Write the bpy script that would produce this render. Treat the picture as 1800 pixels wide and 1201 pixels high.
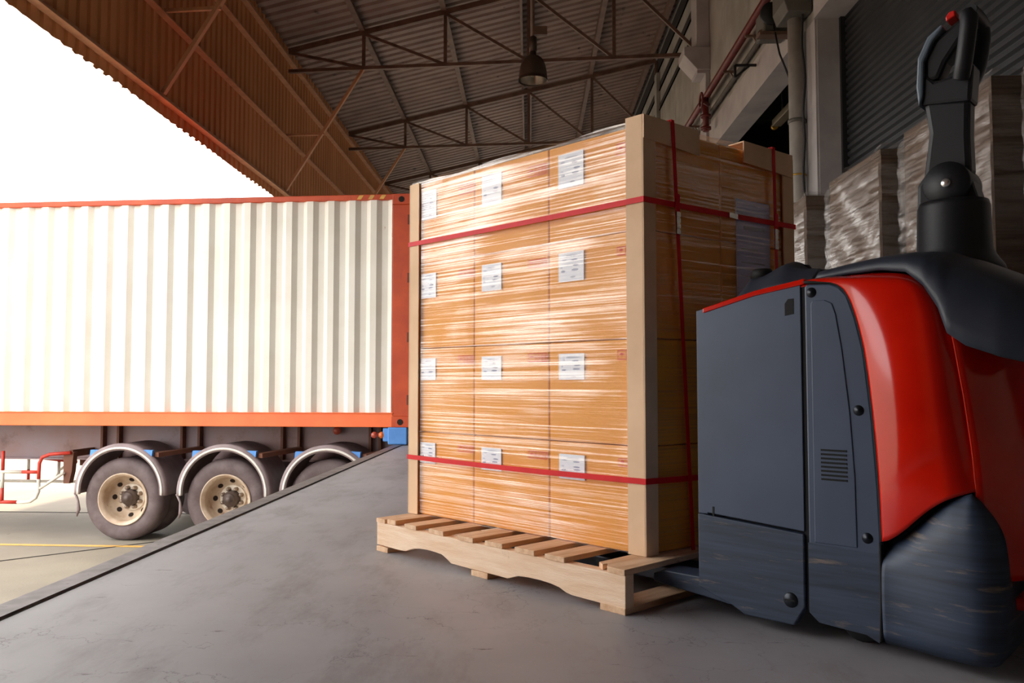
import bpy, bmesh, math, random
from mathutils import Vector, Matrix
random.seed(7)
C = bpy.context.scene.collection
S = bpy.context.scene
for o in list(bpy.data.objects): bpy.data.objects.remove(o)

# ------------------------------------------------------------------ camera
cam = bpy.data.cameras.new('camera'); cam_o = bpy.data.objects.new('camera', cam); C.objects.link(cam_o)
cam.lens = 29.0; cam.sensor_width = 36.0; cam.clip_start = 0.05; cam.clip_end = 600
cam_o.location = (0, 0, 0.70)
cam_o.rotation_euler = (math.pi/2 + math.atan(72/1450.), 0, math.atan(30/1450.))
S.camera = cam_o
# ------------------------------------------------------------------ world, sun, exposure
W = bpy.data.worlds.new('sky'); S.world = W; W.use_nodes = True
bg = W.node_tree.nodes['Background']; bg.inputs[0].default_value = (1.0, 0.985, 0.965, 1); bg.inputs[1].default_value = 5.0
sun = bpy.data.lights.new('sun', 'SUN'); sun.energy = 5.5; sun.angle = math.radians(1.2); sun.color = (1.0, 0.9, 0.74)
sun_o = bpy.data.objects.new('sun', sun); C.objects.link(sun_o)
sdir = Vector((0.30, 0.32, 0.90))      # direction towards the sun
sun_o.rotation_euler = sdir.to_track_quat('Z', 'Y').to_euler(); sun_o.location = (-20, 10, 30)
S.view_settings.view_transform = 'Standard'; S.view_settings.look = 'None'
S.view_settings.exposure = 0.0; S.view_settings.gamma = 1.0; S.view_settings.use_curve_mapping = False

# ------------------------------------------------------------------ materials
def lin(c):
    return tuple(((v/255.)/12.92 if v/255. <= .04045 else ((v/255.+.055)/1.055)**2.4) for v in c) + (1.0,)
def N(nt, t, **k):
    n = nt.nodes.new(t)
    for a, b in k.items(): setattr(n, a, b)
    return n
def coords(nt, scale=(1,1,1), kind='Object', rot=(0,0,0)):
    tc = N(nt, 'ShaderNodeTexCoord'); mp = N(nt, 'ShaderNodeMapping')
    mp.inputs['Scale'].default_value = scale; mp.inputs['Rotation'].default_value = rot
    nt.links.new(tc.outputs[kind], mp.inputs['Vector']); return mp.outputs[0]
def noise(nt, vec, scale, detail=4, rough=.55, dist=0):
    n = N(nt, 'ShaderNodeTexNoise'); n.inputs['Scale'].default_value = scale; n.inputs['Detail'].default_value = detail
    n.inputs['Roughness'].default_value = rough; n.inputs['Distortion'].default_value = dist
    nt.links.new(vec, n.inputs['Vector']); return n.outputs['Fac']
def ramp(nt, fac, stops):
    r = N(nt, 'ShaderNodeValToRGB'); e = r.color_ramp.elements
    while len(e) < len(stops): e.new(.5)
    for i, (p, c) in enumerate(stops):
        e[i].position = p; e[i].color = c if isinstance(c, tuple) else (c, c, c, 1)
    nt.links.new(fac, r.inputs[0]); return r.outputs[0]
def mixc(nt, fac, a, b):
    m = N(nt, 'ShaderNodeMix', data_type='RGBA')
    for k, v in ((0, fac), (6, a), (7, b)):
        if isinstance(v, (float, int, tuple)): m.inputs[k].default_value = v
        else: nt.links.new(v, m.inputs[k])
    return m.outputs[2]
def mat(name, c, rough=.6, metal=0., c2=None, nscale=6., stretch=(1,1,1), spec=.5, bump=0., bscale=60., lo=.35, hi=.65,
        spots=None, sscale=12., slo=.62, shi=.7, sstretch=(1,1,1), coat=0., rrange=0.):
    m = bpy.data.materials.new(name); m.use_nodes = True; nt = m.node_tree; b = nt.nodes['Principled BSDF']
    col = lin(c); v = coords(nt, stretch)
    b.inputs['Roughness'].default_value = rough; b.inputs['Metallic'].default_value = metal
    b.inputs['Specular IOR Level'].default_value = spec; b.inputs['Coat Weight'].default_value = coat
    b.inputs['Coat Roughness'].default_value = .05
    c2 = c2 if c2 else tuple(x*.88 for x in c)
    f = noise(nt, v, nscale, 6); out = mixc(nt, ramp(nt, f, [(lo, 0.), (hi, 1.)]), col, lin(c2))
    if spots:
        v2 = coords(nt, sstretch); f2 = noise(nt, v2, sscale, 8, .65)
        out = mixc(nt, ramp(nt, f2, [(slo, 0.), (shi, 1.)]), out, lin(spots))
    nt.links.new(out, b.inputs['Base Color'])
    if rrange:
        mr = N(nt, 'ShaderNodeMapRange'); mr.inputs[3].default_value = rough-rrange; mr.inputs[4].default_value = rough+rrange
        nt.links.new(f, mr.inputs[0]); nt.links.new(mr.outputs[0], b.inputs['Roughness'])
    if bump:
        bn = N(nt, 'ShaderNodeBump'); bn.inputs['Strength'].default_value = bump; bn.inputs['Distance'].default_value = .01
        nt.links.new(noise(nt, v, bscale, 5), bn.inputs['Height']); nt.links.new(bn.outputs[0], b.inputs['Normal'])
    return m

def floor_mat():
    m = bpy.data.materials.new('dock concrete'); m.use_nodes = True; nt = m.node_tree; b = nt.nodes['Principled BSDF']
    v = coords(nt)
    a = noise(nt, v, .9, 6, .6); base = mixc(nt, ramp(nt, a, [(.3, 0.), (.7, 1.)]), lin((172,170,174)), lin((146,143,147)))
    v2 = coords(nt, (1, .35, 1), rot=(0, 0, .5)); s = noise(nt, v2, 5., 8, .7)
    base = mixc(nt, ramp(nt, s, [(.50, 0.), (.85, 1.)]), base, lin((124,114,110)))
    # short scuffs and chips
    v3 = coords(nt, (1.2, 6, 1), rot=(0, 0, -.12)); s3 = noise(nt, v3, 3.2, 9, .72)
    base = mixc(nt, ramp(nt, s3, [(.66, 0.), (.69, 1.)]), base, lin((84,76,72)))
    # hairline cracks
    vo = N(nt, 'ShaderNodeTexVoronoi'); vo.feature = 'DISTANCE_TO_EDGE'; vo.inputs['Scale'].default_value = 2.3
    dn = N(nt, 'ShaderNodeTexNoise'); dn.inputs['Scale'].default_value = 3.5; dn.inputs['Detail'].default_value = 8
    nt.links.new(v, dn.inputs['Vector']); va = N(nt, 'ShaderNodeVectorMath', operation='ADD')
    nt.links.new(v, va.inputs[0]); nt.links.new(dn.outputs['Color'], va.inputs[1]); nt.links.new(va.outputs[0], vo.inputs['Vector'])
    cr = ramp(nt, vo.outputs['Distance'], [(0., 1.), (.006, 0.)])
    gate = ramp(nt, noise(nt, v, 1.3, 3), [(.44, 0.), (.6, 1.)])
    mm = N(nt, 'ShaderNodeMath', operation='MULTIPLY'); nt.links.new(cr, mm.inputs[0]); nt.links.new(gate, mm.inputs[1])
    m2 = N(nt, 'ShaderNodeMath', operation='MULTIPLY'); nt.links.new(mm.outputs[0], m2.inputs[0]); m2.inputs[1].default_value = .8
    base = mixc(nt, m2.outputs[0], base, lin((62,56,56)))
    nt.links.new(base, b.inputs['Base Color'])
    mr = N(nt, 'ShaderNodeMapRange'); mr.inputs[3].default_value = .34; mr.inputs[4].default_value = .60
    nt.links.new(s, mr.inputs[0]); nt.links.new(mr.outputs[0], b.inputs['Roughness'])
    b.inputs['Specular IOR Level'].default_value = .35
    bn = N(nt, 'ShaderNodeBump'); bn.inputs['Strength'].default_value = .25; bn.inputs['Distance'].default_value = .004
    nt.links.new(s, bn.inputs['Height']); nt.links.new(bn.outputs[0], b.inputs['Normal'])
    return m

def film_mat(name, tint=(255,244,232), fmin=.04, fmax=.42, stretch=(.32,.32,48), nscale=2.6, rough=.12, dens=(.42,.72), broad=1.6, rot=(0,0,0), gl=.75, bstr=.28):
    """stretch film: see-through plastic whose overlapping, wrinkled layers turn cloudy in streaks"""
    m = bpy.data.materials.new(name); m.use_nodes = True; nt = m.node_tree
    for n in list(nt.nodes): nt.nodes.remove(n)
    out = N(nt, 'ShaderNodeOutputMaterial'); tr = N(nt, 'ShaderNodeBsdfTransparent'); pb = N(nt, 'ShaderNodeBsdfPrincipled')
    v = coords(nt, stretch, rot=rot); s = noise(nt, v, nscale, 5, .6, .05)
    vb = coords(nt, (1,1,1.6)); bb = noise(nt, vb, broad, 3, .5, 1.2)
    ad = N(nt, 'ShaderNodeMath', operation='MULTIPLY_ADD'); nt.links.new(bb, ad.inputs[0]); ad.inputs[1].default_value = .55
    nt.links.new(s, ad.inputs[2])
    rp = ramp(nt, ad.outputs[0], [(dens[0]+.25, 0.), (dens[1]+.25, 1.)])
    mr = N(nt, 'ShaderNodeMapRange'); mr.inputs[3].default_value = fmin; mr.inputs[4].default_value = fmax
    nt.links.new(rp, mr.inputs[0])
    pb.inputs['Base Color'].default_value = lin(tint); pb.inputs['Roughness'].default_value = rough
    pb.inputs['Specular IOR Level'].default_value = 1.0; pb.inputs['Metallic'].default_value = gl
    bn = N(nt, 'ShaderNodeBump'); bn.inputs['Strength'].default_value = bstr; bn.inputs['Distance'].default_value = .01
    nt.links.new(s, bn.inputs['Height']); nt.links.new(bn.outputs[0], pb.inputs['Normal'])
    mx = N(nt, 'ShaderNodeMixShader'); nt.links.new(mr.outputs[0], mx.inputs[0]); nt.links.new(tr.outputs[0], mx.inputs[1]); nt.links.new(pb.outputs[0], mx.inputs[2])
    nt.links.new(mx.outputs[0], out.inputs[0]); return m

M = dict(
 floor=floor_mat(),
 yard=mat('yard concrete', (150,141,124), .85, c2=(132,123,110), nscale=.8, bump=.3, bscale=40, spots=(112,103,92), sscale=5, slo=.66, shi=.74),
 joint=mat('dark joint', (70,64,58), .9),
 yellow=mat('yellow road paint', (226,176,84), .7, c2=(204,160,90), nscale=14),
 nosing=mat('worn steel nosing', (128,118,120), .5, .45, c2=(92,84,84), nscale=9, spots=(66,54,50), sscale=22),
 cladding=mat('brown cladding sheet', (206,142,90), .6, c2=(190,126,76), nscale=1.2, stretch=(1,1,.25)),  # warm lens-flare tint mixed into the sheet colour
 rail=mat('painted steel rail', (200,150,110), .55, c2=(176,126,90), nscale=4),
 steel=mat('brown primed steel', (112,86,70), .6, c2=(88,66,54), nscale=4),
 roof=mat('galvanised roof sheet', (138,116,104), .6, .1, c2=(118,98,88), nscale=1.6, spots=(74,62,56), sscale=3),  # roof grey browned: flare warmth put into the colour
 wall=mat('grey rendered wall', (158,154,146), .85, c2=(136,132,124), nscale=1.4, spots=(108,102,94), sscale=2.2, slo=.55, shi=.75, sstretch=(1,1,.3)),
 lintel=mat('pale concrete', (176,170,168), .85, c2=(156,150,150), nscale=2),
 louvre=mat('dark louvre gap', (30,22,18), .8),
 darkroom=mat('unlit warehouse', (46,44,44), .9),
 shutter=mat('dark grey shutter', (46,47,50), .5, .3, c2=(38,39,42), nscale=2),
 redpipe=mat('dark red pipe paint', (104,26,20), .5, c2=(84,22,18), nscale=8),
 whitepipe=mat('grey white pipe', (170,164,156), .5, c2=(150,144,138), nscale=5),
 grey=mat('grey paint', (96,92,86), .6), black=mat('black rubber', (26,25,27), .7, c2=(20,20,22)),
 brass=mat('brass', (190,150,60), .4, .6), tube=mat('unlit tube fitting', (120,110,92), .5),
 lampout=mat('lamp housing', (78,64,54), .5, .3), lampin=mat('lamp reflector', (225,220,212), .22, .9, c2=(200,196,190)),
 cwhite=mat('white container paint', (242,238,228), .5, c2=(232,226,214), nscale=1.6, spots=(150,92,66), sscale=9, slo=.735, shi=.76, sstretch=(1,1,.45)),
 corange=mat('orange container paint', (206,78,26), .5, c2=(180,60,18), nscale=3, spots=(120,50,26), sscale=7, slo=.6, shi=.76, sstretch=(2,2,.35)),
 corange2=mat('bright orange rail paint', (255,122,62), .45, c2=(244,108,52), nscale=2, spots=(190,90,56), sscale=6, slo=.7, shi=.8),
 cdoor=mat('container door', (120,50,26), .6), chassis=mat('blue grey chassis paint', (150,134,140), .6, c2=(146,112,104), nscale=1.3, spots=(88,66,56), sscale=3, slo=.55, shi=.8),  # chassis hue warmed and lifted to hold the flare haze
 chdark=mat('flare-browned chassis steel', (112,68,48), .7), blue=mat('sky blue paint', (92,154,226), .5, c2=(80,140,214)),  # chdark: brown flare cast put into the steel colour
 guard=mat('mudguard plastic', (146,130,130), .6, c2=(124,106,106), nscale=5), trim=mat('white trim', (245,240,230), .5),  # guard grey raised, flare haze put into the plastic colour
 tyre=mat('tyre rubber', (106,92,92), .7, c2=(90,74,74), nscale=7, spots=(124,110,110), sscale=4, slo=.5, shi=.8),  # tyre black raised to warm grey as painted flare haze
 rim=mat('cream wheel paint', (212,194,172), .45, c2=(182,154,128), nscale=6, spots=(140,100,76), sscale=10, slo=.6, shi=.75),
 plate=mat('pale hub plate', (232,222,206), .4, c2=(212,198,178), nscale=9),  # paler than the rim: light on the plate put into the paint
 hub=mat('greasy hub', (96,82,76), .5, .3), nut=mat('wheel nut', (164,146,130), .4, .5), hole=mat('hand hole', (40,24,16), .9),
 red=mat('red guard paint', (214,62,44), .5), white=mat('white guard paint', (236,230,216), .5),
 lred=mat('red lens', (190,84,64), .3), lorange=mat('orange lens', (232,112,40), .3),
 wood=mat('pine board', (250,222,194), .75, c2=(236,198,162), nscale=4, stretch=(1,9,9), bump=.3, bscale=30, spots=(176,120,84), sscale=5, slo=.66, shi=.76),
 woodx=mat('pine deck board', (240,204,168), .75, c2=(216,170,130), nscale=4, stretch=(9,1,9), bump=.3, bscale=30, spots=(150,100,70), sscale=6, slo=.66, shi=.76),
 carton=mat('golden brown cardboard', (240,162,52), .8, c2=(232,150,42), nscale=2.2, bump=.08, bscale=90),
 cartonseam=mat('cardboard seam', (96,56,30), .9), tape=mat('clear packing tape', (236,176,104), .25),
 paper=mat('white paper label', (236,238,246), .6, c2=(228,231,242)), ink=mat('grey blue ink', (164,170,196), .7), ink2=mat('faint ink', (206,210,226), .7),
 stamp=mat('red stamp ink', (222,48,32), .8), bluepaper=mat('lavender paper', (200,202,238), .6, c2=(188,190,228)),
 board=mat('beige edge board', (244,208,170), .75, c2=(226,188,150), nscale=3), boardin=mat('raw board edge', (240,220,190), .8),
 strap=mat('red strap', (226,16,26), .5, c2=(212,12,22), nscale=20, spec=.25), buckle=mat('steel strap seal', (190,186,180), .25, .9),
 film=film_mat('clear stretch film', (255,246,238), .03, .29, dens=(.49,.68)),
 film_shaded=film_mat('shaded end stretch film', (255,248,240), .02, .13, dens=(.56,.74)),  # weaker streaks for the end face, its shade put into the film
 film2=film_mat('dull stretch film', (205,200,196), .04, .5, (1.0,1.0,12), 2.6, .22, (.4,.62), 1.5, rot=(.55,0,0), gl=.5, bstr=1.),
 paperstack=mat('brown flattened cardboard', (112,92,76), .85, c2=(78,62,50), nscale=3, stretch=(.6,.6,26), lo=.3, hi=.7),
 tgrey=mat('blue grey truck paint', (68,82,106), .45, c2=(60,72,94), nscale=3, spots=(116,104,100), sscale=9, slo=.70, shi=.78, sstretch=(.5,.5,6)),
 tworn=mat('scraped blue grey paint', (54,68,90), .55, c2=(36,46,64), nscale=4, stretch=(.7,.7,14), spots=(128,114,104), sscale=8, slo=.58, shi=.72, sstretch=(.6,.6,5)),
 tred=mat('glossy red cowl', (226,32,12), .12, c2=(198,20,6), nscale=2, coat=.25, spec=.45),
 tblack=mat('black truck plastic', (50,56,68), .45, c2=(42,48,60), nscale=8, bump=.1, bscale=300),
 tdark=mat('dark tiller plastic', (24,26,31), .5, bump=.1, bscale=300), tgap=mat('panel gap', (8,8,10), .8), screw=mat('dark screw', (40,44,52), .35, .6),
 bolt=mat('bright bolt', (215,215,215), .25, .8), fork=mat('fork steel', (60,62,70), .4, .4, spots=(120,110,104), sscale=9), lightgrey=mat('pale grey plastic', (110,124,138), .45),
 button=mat('red button', (235,30,20), .4),
)

# ------------------------------------------------------------------ mesh helpers
class B:
    def __init__(s): s.bm = bmesh.new()
    def face(s, pts, mi=0):
        vs = [s.bm.verts.new(p) for p in pts]
        try: f = s.bm.faces.new(vs); f.material_index = mi; return f
        except ValueError: return None
    def box(s, lo, hi, mi=0, T=None):
        x0,y0,z0 = lo; x1,y1,z1 = hi
        p = [Vector(q) for q in ((x0,y0,z0),(x1,y0,z0),(x1,y1,z0),(x0,y1,z0),(x0,y0,z1),(x1,y0,z1),(x1,y1,z1),(x0,y1,z1))]
        if T is not None: p = [T @ q if isinstance(T, Matrix) else T(q) for q in p]
        v = [s.bm.verts.new(q) for q in p]
        for a in ((3,2,1,0),(4,5,6,7),(0,1,5,4),(1,2,6,5),(2,3,7,6),(3,0,4,7)):
            s.bm.faces.new([v[i] for i in a]).material_index = mi
        return s
    def prism(s, pts, vec, mi=0, cap=True):
        vec = Vector(vec); a = [s.bm.verts.new(p) for p in pts]; b = [s.bm.verts.new(Vector(p)+vec) for p in pts]; n = len(pts)
        for i in range(n): s.bm.faces.new((a[i], a[(i+1)%n], b[(i+1)%n], b[i])).material_index = mi
        if cap:
            s.bm.faces.new(a[::-1]).material_index = mi; s.bm.faces.new(b).material_index = mi
        return s
    def bar(s, p, q, w, h=None, up=(0,0,1), mi=0):
        p = Vector(p); q = Vector(q); h = h or w; d = (q-p).normalized(); u = Vector(up)
        if abs(d.dot(u)) > .98: u = Vector((0,1,0))
        a = d.cross(u).normalized()*w/2; b = a.cross(d).normalized()*h/2
        s.prism([p-a-b, p+a-b, p+a+b, p-a+b], q-p, mi); return s
    def tube(s, pts, r, n=10, mi=0, closed=False):
        P = [Vector(p) for p in pts]; rings = []; up = None
        for i, p in enumerate(P):
            if closed: d = (P[(i+1)%len(P)]-P[i-1]).normalized()
            else: d = (P[min(i+1, len(P)-1)]-P[max(i-1, 0)]).normalized()
            if up is None:
                up = Vector((0,0,1)) if abs(d.z) < .9 else Vector((1,0,0))
            a = d.cross(up).normalized(); b = a.cross(d).normalized(); up = b
            rr = r[i] if isinstance(r, (list, tuple)) else r
            rings.append([s.bm.verts.new(p + a*math.cos(t*2*math.pi/n)*rr + b*math.sin(t*2*math.pi/n)*rr) for t in range(n)])
        m = len(rings)
        for i in range(m if closed else m-1):
            for t in range(n):
                f = s.bm.faces.new((rings[i][t], rings[i][(t+1)%n], rings[(i+1)%m][(t+1)%n], rings[(i+1)%m][t])); f.material_index = mi; f.smooth = True
        if not closed:
            s.bm.faces.new(rings[0][::-1]).material_index = mi; s.bm.faces.new(rings[-1]).material_index = mi
        return s
    def lathe(s, prof, o=(0,0,0), ax='z', n=32, mi=0, mis=None, smooth=True, caps=True):
        o = Vector(o); rings = []
        for r, h in prof:
            ring = []
            for t in range(n):
                a = 2*math.pi*t/n; c, d = r*math.cos(a), r*math.sin(a)
                q = {'z': (c,d,h), 'y': (c,h,d), 'x': (h,c,d)}[ax]; ring.append(s.bm.verts.new(o+Vector(q)))
            rings.append(ring)
        for i in range(len(rings)-1):
            for t in range(n):
                f = s.bm.faces.new((rings[i][t], rings[i][(t+1)%n], rings[i+1][(t+1)%n], rings[i+1][t]))
                f.material_index = mis[i] if mis else mi; f.smooth = smooth
        for k in ((0, -1) if caps else ()):
            if prof[k][0] > 1e-4:
                f = s.bm.faces.new(rings[k]); f.material_index = (mis[k] if mis else mi)
        return s
    def grid(s, fn, nu, nv, mi=0, smooth=True, thick=None):
        V = [[s.bm.verts.new(fn(i/nu, j/nv)) for j in range(nv+1)] for i in range(nu+1)]
        for i in range(nu):
            for j in range(nv):
                f = s.bm.faces.new((V[i][j], V[i+1][j], V[i+1][j+1], V[i][j+1])); f.material_index = mi; f.smooth = smooth
        return s
    def obj(s, name, m, parent=None, bevel=0, solid=0, sub=0, label=None, smooth=False, weld=False, off=-1):
        me = bpy.data.meshes.new(name)
        if weld: bmesh.ops.remove_doubles(s.bm, verts=s.bm.verts, dist=1e-5)
        bmesh.ops.recalc_face_normals(s.bm, faces=s.bm.faces)
        org = Vector((0,0,0))
        if parent is None:
            xs = [v.co for v in s.bm.verts]
            org = Vector(((min(v.x for v in xs)+max(v.x for v in xs))/2, (min(v.y for v in xs)+max(v.y for v in xs))/2, min(v.z for v in xs)))
            bmesh.ops.translate(s.bm, verts=s.bm.verts, vec=-org)
        if smooth:
            for f in s.bm.faces: f.smooth = True
        s.bm.to_mesh(me); s.bm.free()
        for q in (m if isinstance(m, (list, tuple)) else [m]): me.materials.append(M[q] if isinstance(q, str) else q)
        o = bpy.data.objects.new(name, me); C.objects.link(o); o.location = org
        if parent: o.parent = parent
        if solid:
            d = o.modifiers.new('solid', 'SOLIDIFY'); d.thickness = solid; d.offset = off
        if bevel:
            d = o.modifiers.new('bevel', 'BEVEL'); d.width = bevel; d.segments = 2; d.limit_method = 'ANGLE'; d.angle_limit = math.radians(35)
        if sub:
            d = o.modifiers.new('sub', 'SUBSURF'); d.levels = sub; d.render_levels = sub
        if label: o['label'] = label
        return o
def tag(o, label, cat, group=None):
    o['label'] = label; o['category'] = cat
    if group: o['group'] = group
    return o
def struct(o): o['kind'] = 'structure'; return o
def thing(name, label, cat, loc=(0,0,0), X=None, group=None):
    o = bpy.data.objects.new(name, None); C.objects.link(o); o.location = loc; o.empty_display_size = .1
    if X is not None: o.rotation_euler = (0, 0, math.atan2(X[1], X[0]))
    return tag(o, label, cat, group)
def copy_tree(o, parent=None):
    c = o.copy(); C.objects.link(c); c.parent = parent
    for ch in [q for q in bpy.data.objects if q.parent == o]: copy_tree(ch, c)
    return c
def lerp(a, b, t): return a+(b-a)*t
def interp(tab, x):
    if x <= tab[0][0]: return tab[0][1]
    for (a, b), (c, d) in zip(tab, tab[1:]):
        if x <= c: return b+(d-b)*(x-a)/(c-a)
    return tab[-1][1]

# ================================================================== SETTING
GZ = -1.12                                     # yard level below the dock floor
def dock_x(y): return -1.70+.0215*y
b = B()
b.prism([(dock_x(-8), -8, GZ-.3), (14, -8, GZ-.3), (14, 62, GZ-.3), (dock_x(62), 62, GZ-.3)], (0, 0, .3-GZ))
struct(b.obj('floor', 'floor'))
b = B(); b.prism([(-160, -60, GZ-.2), (dock_x(-60)-.001, -60, GZ-.2), (dock_x(200)-.001, 200, GZ-.2), (-160, 200, GZ-.2)], (0, 0, .2))
struct(b.obj('ground', 'yard'))
b = B()                                        # steel angle on the dock edge
p = lambda y, dx, z: Vector((dock_x(y)+dx, y, z))
b.prism([p(-8,-.006,-.09), p(-8,.0,-.09), p(-8,0,.0), p(-8,.085,.0), p(-8,.085,.008), p(-8,-.006,.008)], p(60,0,0)-p(-8,0,0))
struct(b.obj('trim_1', 'nosing'))
b = B(); b.prism([p(-8,.088,-.001), p(-8,.094,-.001), p(-8,.094,.0015), p(-8,.088,.0015)], p(60,0,0)-p(-8,0,0)); struct(b.obj('trim_2', 'joint'))

# canopy: skewed a little against the wall
KX = -.0875
def roof_z(x): return 6.95+(x+4.5)*.205
b = B(); pitch = .25; n = int(62/pitch)        # roof sheets, ribs run down the slope
prof = []
for i in range(n):
    y = -4+i*pitch; prof += [(y, 0), (y+.13, 0), (y+.165, .045), (y+.215, .045)]
def rf(u, v):
    k = min(int(round(v*(len(prof)-1))), len(prof)-1); x = lerp(-4.6, 3.4, u); y, h = prof[k]
    return (x, y+KX*(x+4.5), roof_z(x)+h)
b.grid(rf, 4, len(prof)-1, smooth=False); struct(b.obj('ceiling', 'roof', solid=.004))
b = B(); prof2 = []                            # hanging side cladding
for i in range(int(62/.2)):
    y = -4+i*.2; prof2 += [(y, 0), (y+.09, 0), (y+.115, .022), (y+.175, .022)]
def cf(u, v):
    k = min(int(round(u*(len(prof2)-1))), len(prof2)-1); y, h = prof2[k]; return (-4.5-h, y, lerp(3.98+.012*math.sin(k*1.7), 7.05, v))
b.grid(cf, len(prof2)-1, 1, smooth=False); struct(b.obj('wall_left', 'cladding', solid=.004))

gp = 'sheeting rails along the canopy cladding'
for z, h, lab in ((4.16, .07, 'bottom steel rail running just above the jagged lower edge of the brown cladding'),
                  (5.2, .06, 'middle steel rail crossing the brown cladding at half height'),
                  (6.2, .07, 'steel rail on the brown cladding below the eaves beam'),
                  (6.72, .10, 'topmost eaves beam where brown cladding meets the roof')):
    b = B(); b.box((-4.5, -4, z-h/2), (-4.44, 58, z+h/2)); b.box((-4.44, -4, z-h/2), (-4.40, 58, z-h/2+.012))
    tag(b.obj('sheeting_rail', 'rail'), lab, 'steel rail', gp)
gp = 'purlins under the roof sheets'
plabs = ['roof purlin nearest the brown cladding', 'second roof purlin from the brown cladding', 'broad double purlin directly above the hanging bell lamp',
         'roof purlin right of the bell lamp', 'roof purlin nearest the grey wall']
for x, lab in zip((-3.05, -1.55, 0.0, 1.45, 2.85), plabs):
    z = roof_z(x)-.004; b = B(); b.box((x-.03, -4, z-.16), (x+.03, 58, z)); b.box((x+.03, -4, z-.16), (x+.07, 58, z-.145))
    if x == 0.0: b.box((x-.17, -4, z-.16), (x-.12, 58, z))
    tag(b.obj('roof_purlin', 'steel'), lab, 'roof purlin', gp)

def make_truss(y0, lab, full=True):
    t = thing('roof_truss', lab, 'roof truss', (-4.4, y0, 4.1), None, 'steel trusses under the canopy roof')
    L = lambda x, z: Vector((x+4.4, KX*(x+4.5), z-4.1))
    xs = [-4.4, -3.0, -1.5, 0.0, 1.5, 3.0]; zb = 6.40
    top = lambda x: roof_z(x)-.20
    b = B(); b.bar(L(-4.4, top(-4.4)), L(3.0, top(3.0)), .07, .10); b.obj('top_chord', 'steel', t)
    b = B(); b.bar(L(-4.4, zb), L(3.0, zb), .07, .06); b.obj('bottom_chord', 'steel', t)
    for x in xs[1:]:
        b = B(); b.bar(L(x, zb), L(x, top(x)), .06, .05, up=(0,1,0)); b.obj('web_post', 'steel', t)
    for x, x2 in zip(xs, xs[1:]):
        b = B(); b.bar(L(x, top(x)-.02), L(x2-.03, zb+.02), .05, .05); b.obj('web_diagonal', 'steel', t)
    b = B(); b.bar(L(-3.0, zb), L(-4.43, 4.2), .06, .05); b.obj('knee_brace', 'rail', t)
    b = B(); b.bar(L(-3.72, 5.22), L(-4.43, 5.22), .04, .04); b.obj('brace_strut', 'rail', t)
    return t
tl = ['nearest roof truss, mostly above the frame, its brace crossing the cladding at upper left',
      'roof truss just behind the bell lamp, first complete one seen',
      'second complete roof truss, its bottom chord ending behind the strapped load', 'roof truss third behind the bell lamp, just over the container corner']
tr = None
for i in range(8):
    y0 = 9.75+5.05*i
    if tr is None: tr = make_truss(y0, tl[0]); t = tr
    else:
        t = copy_tree(tr); t.location = (-4.4, y0, 4.1)
        t['label'] = tl[i] if i < len(tl) else ['','','','', 'fourth roof truss behind the bell lamp, tiny above the container corner', 'fifth roof truss behind the bell lamp, hidden by the load', 'sixth roof truss behind the bell lamp, hidden by the load', 'farthest roof truss, hidden by the load'][i]

# right hand wall, front plane X=3.05, recessed openings
WX = 3.05; O2 = (9.30, 14.2); O1 = (1.2, 8.63); LZ = 4.55
b = B()
def wallbox(y0, y1, z0, z1, x0=WX, x1=WX+.3): b.box((x0, y0, z0), (x1, y1, z1))
wallbox(-4, O1[0], 0, 8.9); wallbox(O1[1], O2[0], 0, 8.9); wallbox(O2[1], 58, 0, 8.9)
wallbox(O1[0], O1[1], 5.0, 8.9); wallbox(O2[0], O2[1], 5.0, 8.9)
struct(b.obj('wall_right', 'wall'))
for k, (y0, y1) in enumerate((O1, O2)):
    b = B(); b.box((WX-.03, y0, LZ), (WX+.3, y1, 5.0)); struct(b.obj('trim_%d' % (k+3), 'lintel'))
b = B(); b.box((WX-.02, O1[1]-.0, 0), (WX+.0, O2[0], 4.55)); struct(b.obj('trim_5', 'lintel'))
b = B(); b.box((WX+.002, O1[1]-.012, 0), (WX+.3, O1[1]-.001, 4.55)); struct(b.obj('trim_6', 'lintel'))
b = B(); b.box((dock_x(-3), -3.3, 0), (WX, -3.0, 9.0)); struct(b.obj('blocker_wall_front', 'darkroom'))  # added out of view, dark, to block light from behind the camera
b = B(); b.box((-4.62, -3.3, GZ), (-4.52, 1.0, 4.0)); b.box((-4.62, -3.3, GZ), (dock_x(-3), -3.2, 9.0)); struct(b.obj('blocker_wall_side', 'cladding'))  # added unseen side closure, keeps sky light off the right of the dock
# near roller shutter
b = B(); pr = []; z = 0
while z < 4.6: pr += [(0, z), (.018, z+.018), (.018, z+.052), (0, z+.07)]; z += .078
def sf(u, v):
    k = int(round(v*(len(pr)-1))); d, zz = pr[k]; return (WX+.30-d*1.3, lerp(O1[0]-.1, O1[1]-.02, u), zz)
b.grid(sf, 1, len(pr)-1, smooth=False); struct(b.obj('door_1', 'shutter', solid=.004, off=0))
b = B(); b.box((WX+.23, O1[1]-.06, 0), (WX+.30, O1[1]-.013, 4.55)); struct(b.obj('trim_7', 'black'))
# warehouse room behind the far opening
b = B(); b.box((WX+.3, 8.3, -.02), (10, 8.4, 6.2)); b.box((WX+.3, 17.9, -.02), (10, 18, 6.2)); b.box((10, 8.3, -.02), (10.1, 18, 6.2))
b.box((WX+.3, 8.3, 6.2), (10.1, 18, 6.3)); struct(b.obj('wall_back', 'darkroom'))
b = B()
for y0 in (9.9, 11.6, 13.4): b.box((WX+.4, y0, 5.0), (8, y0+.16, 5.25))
struct(b.obj('trim_8', 'darkroom'))
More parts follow.
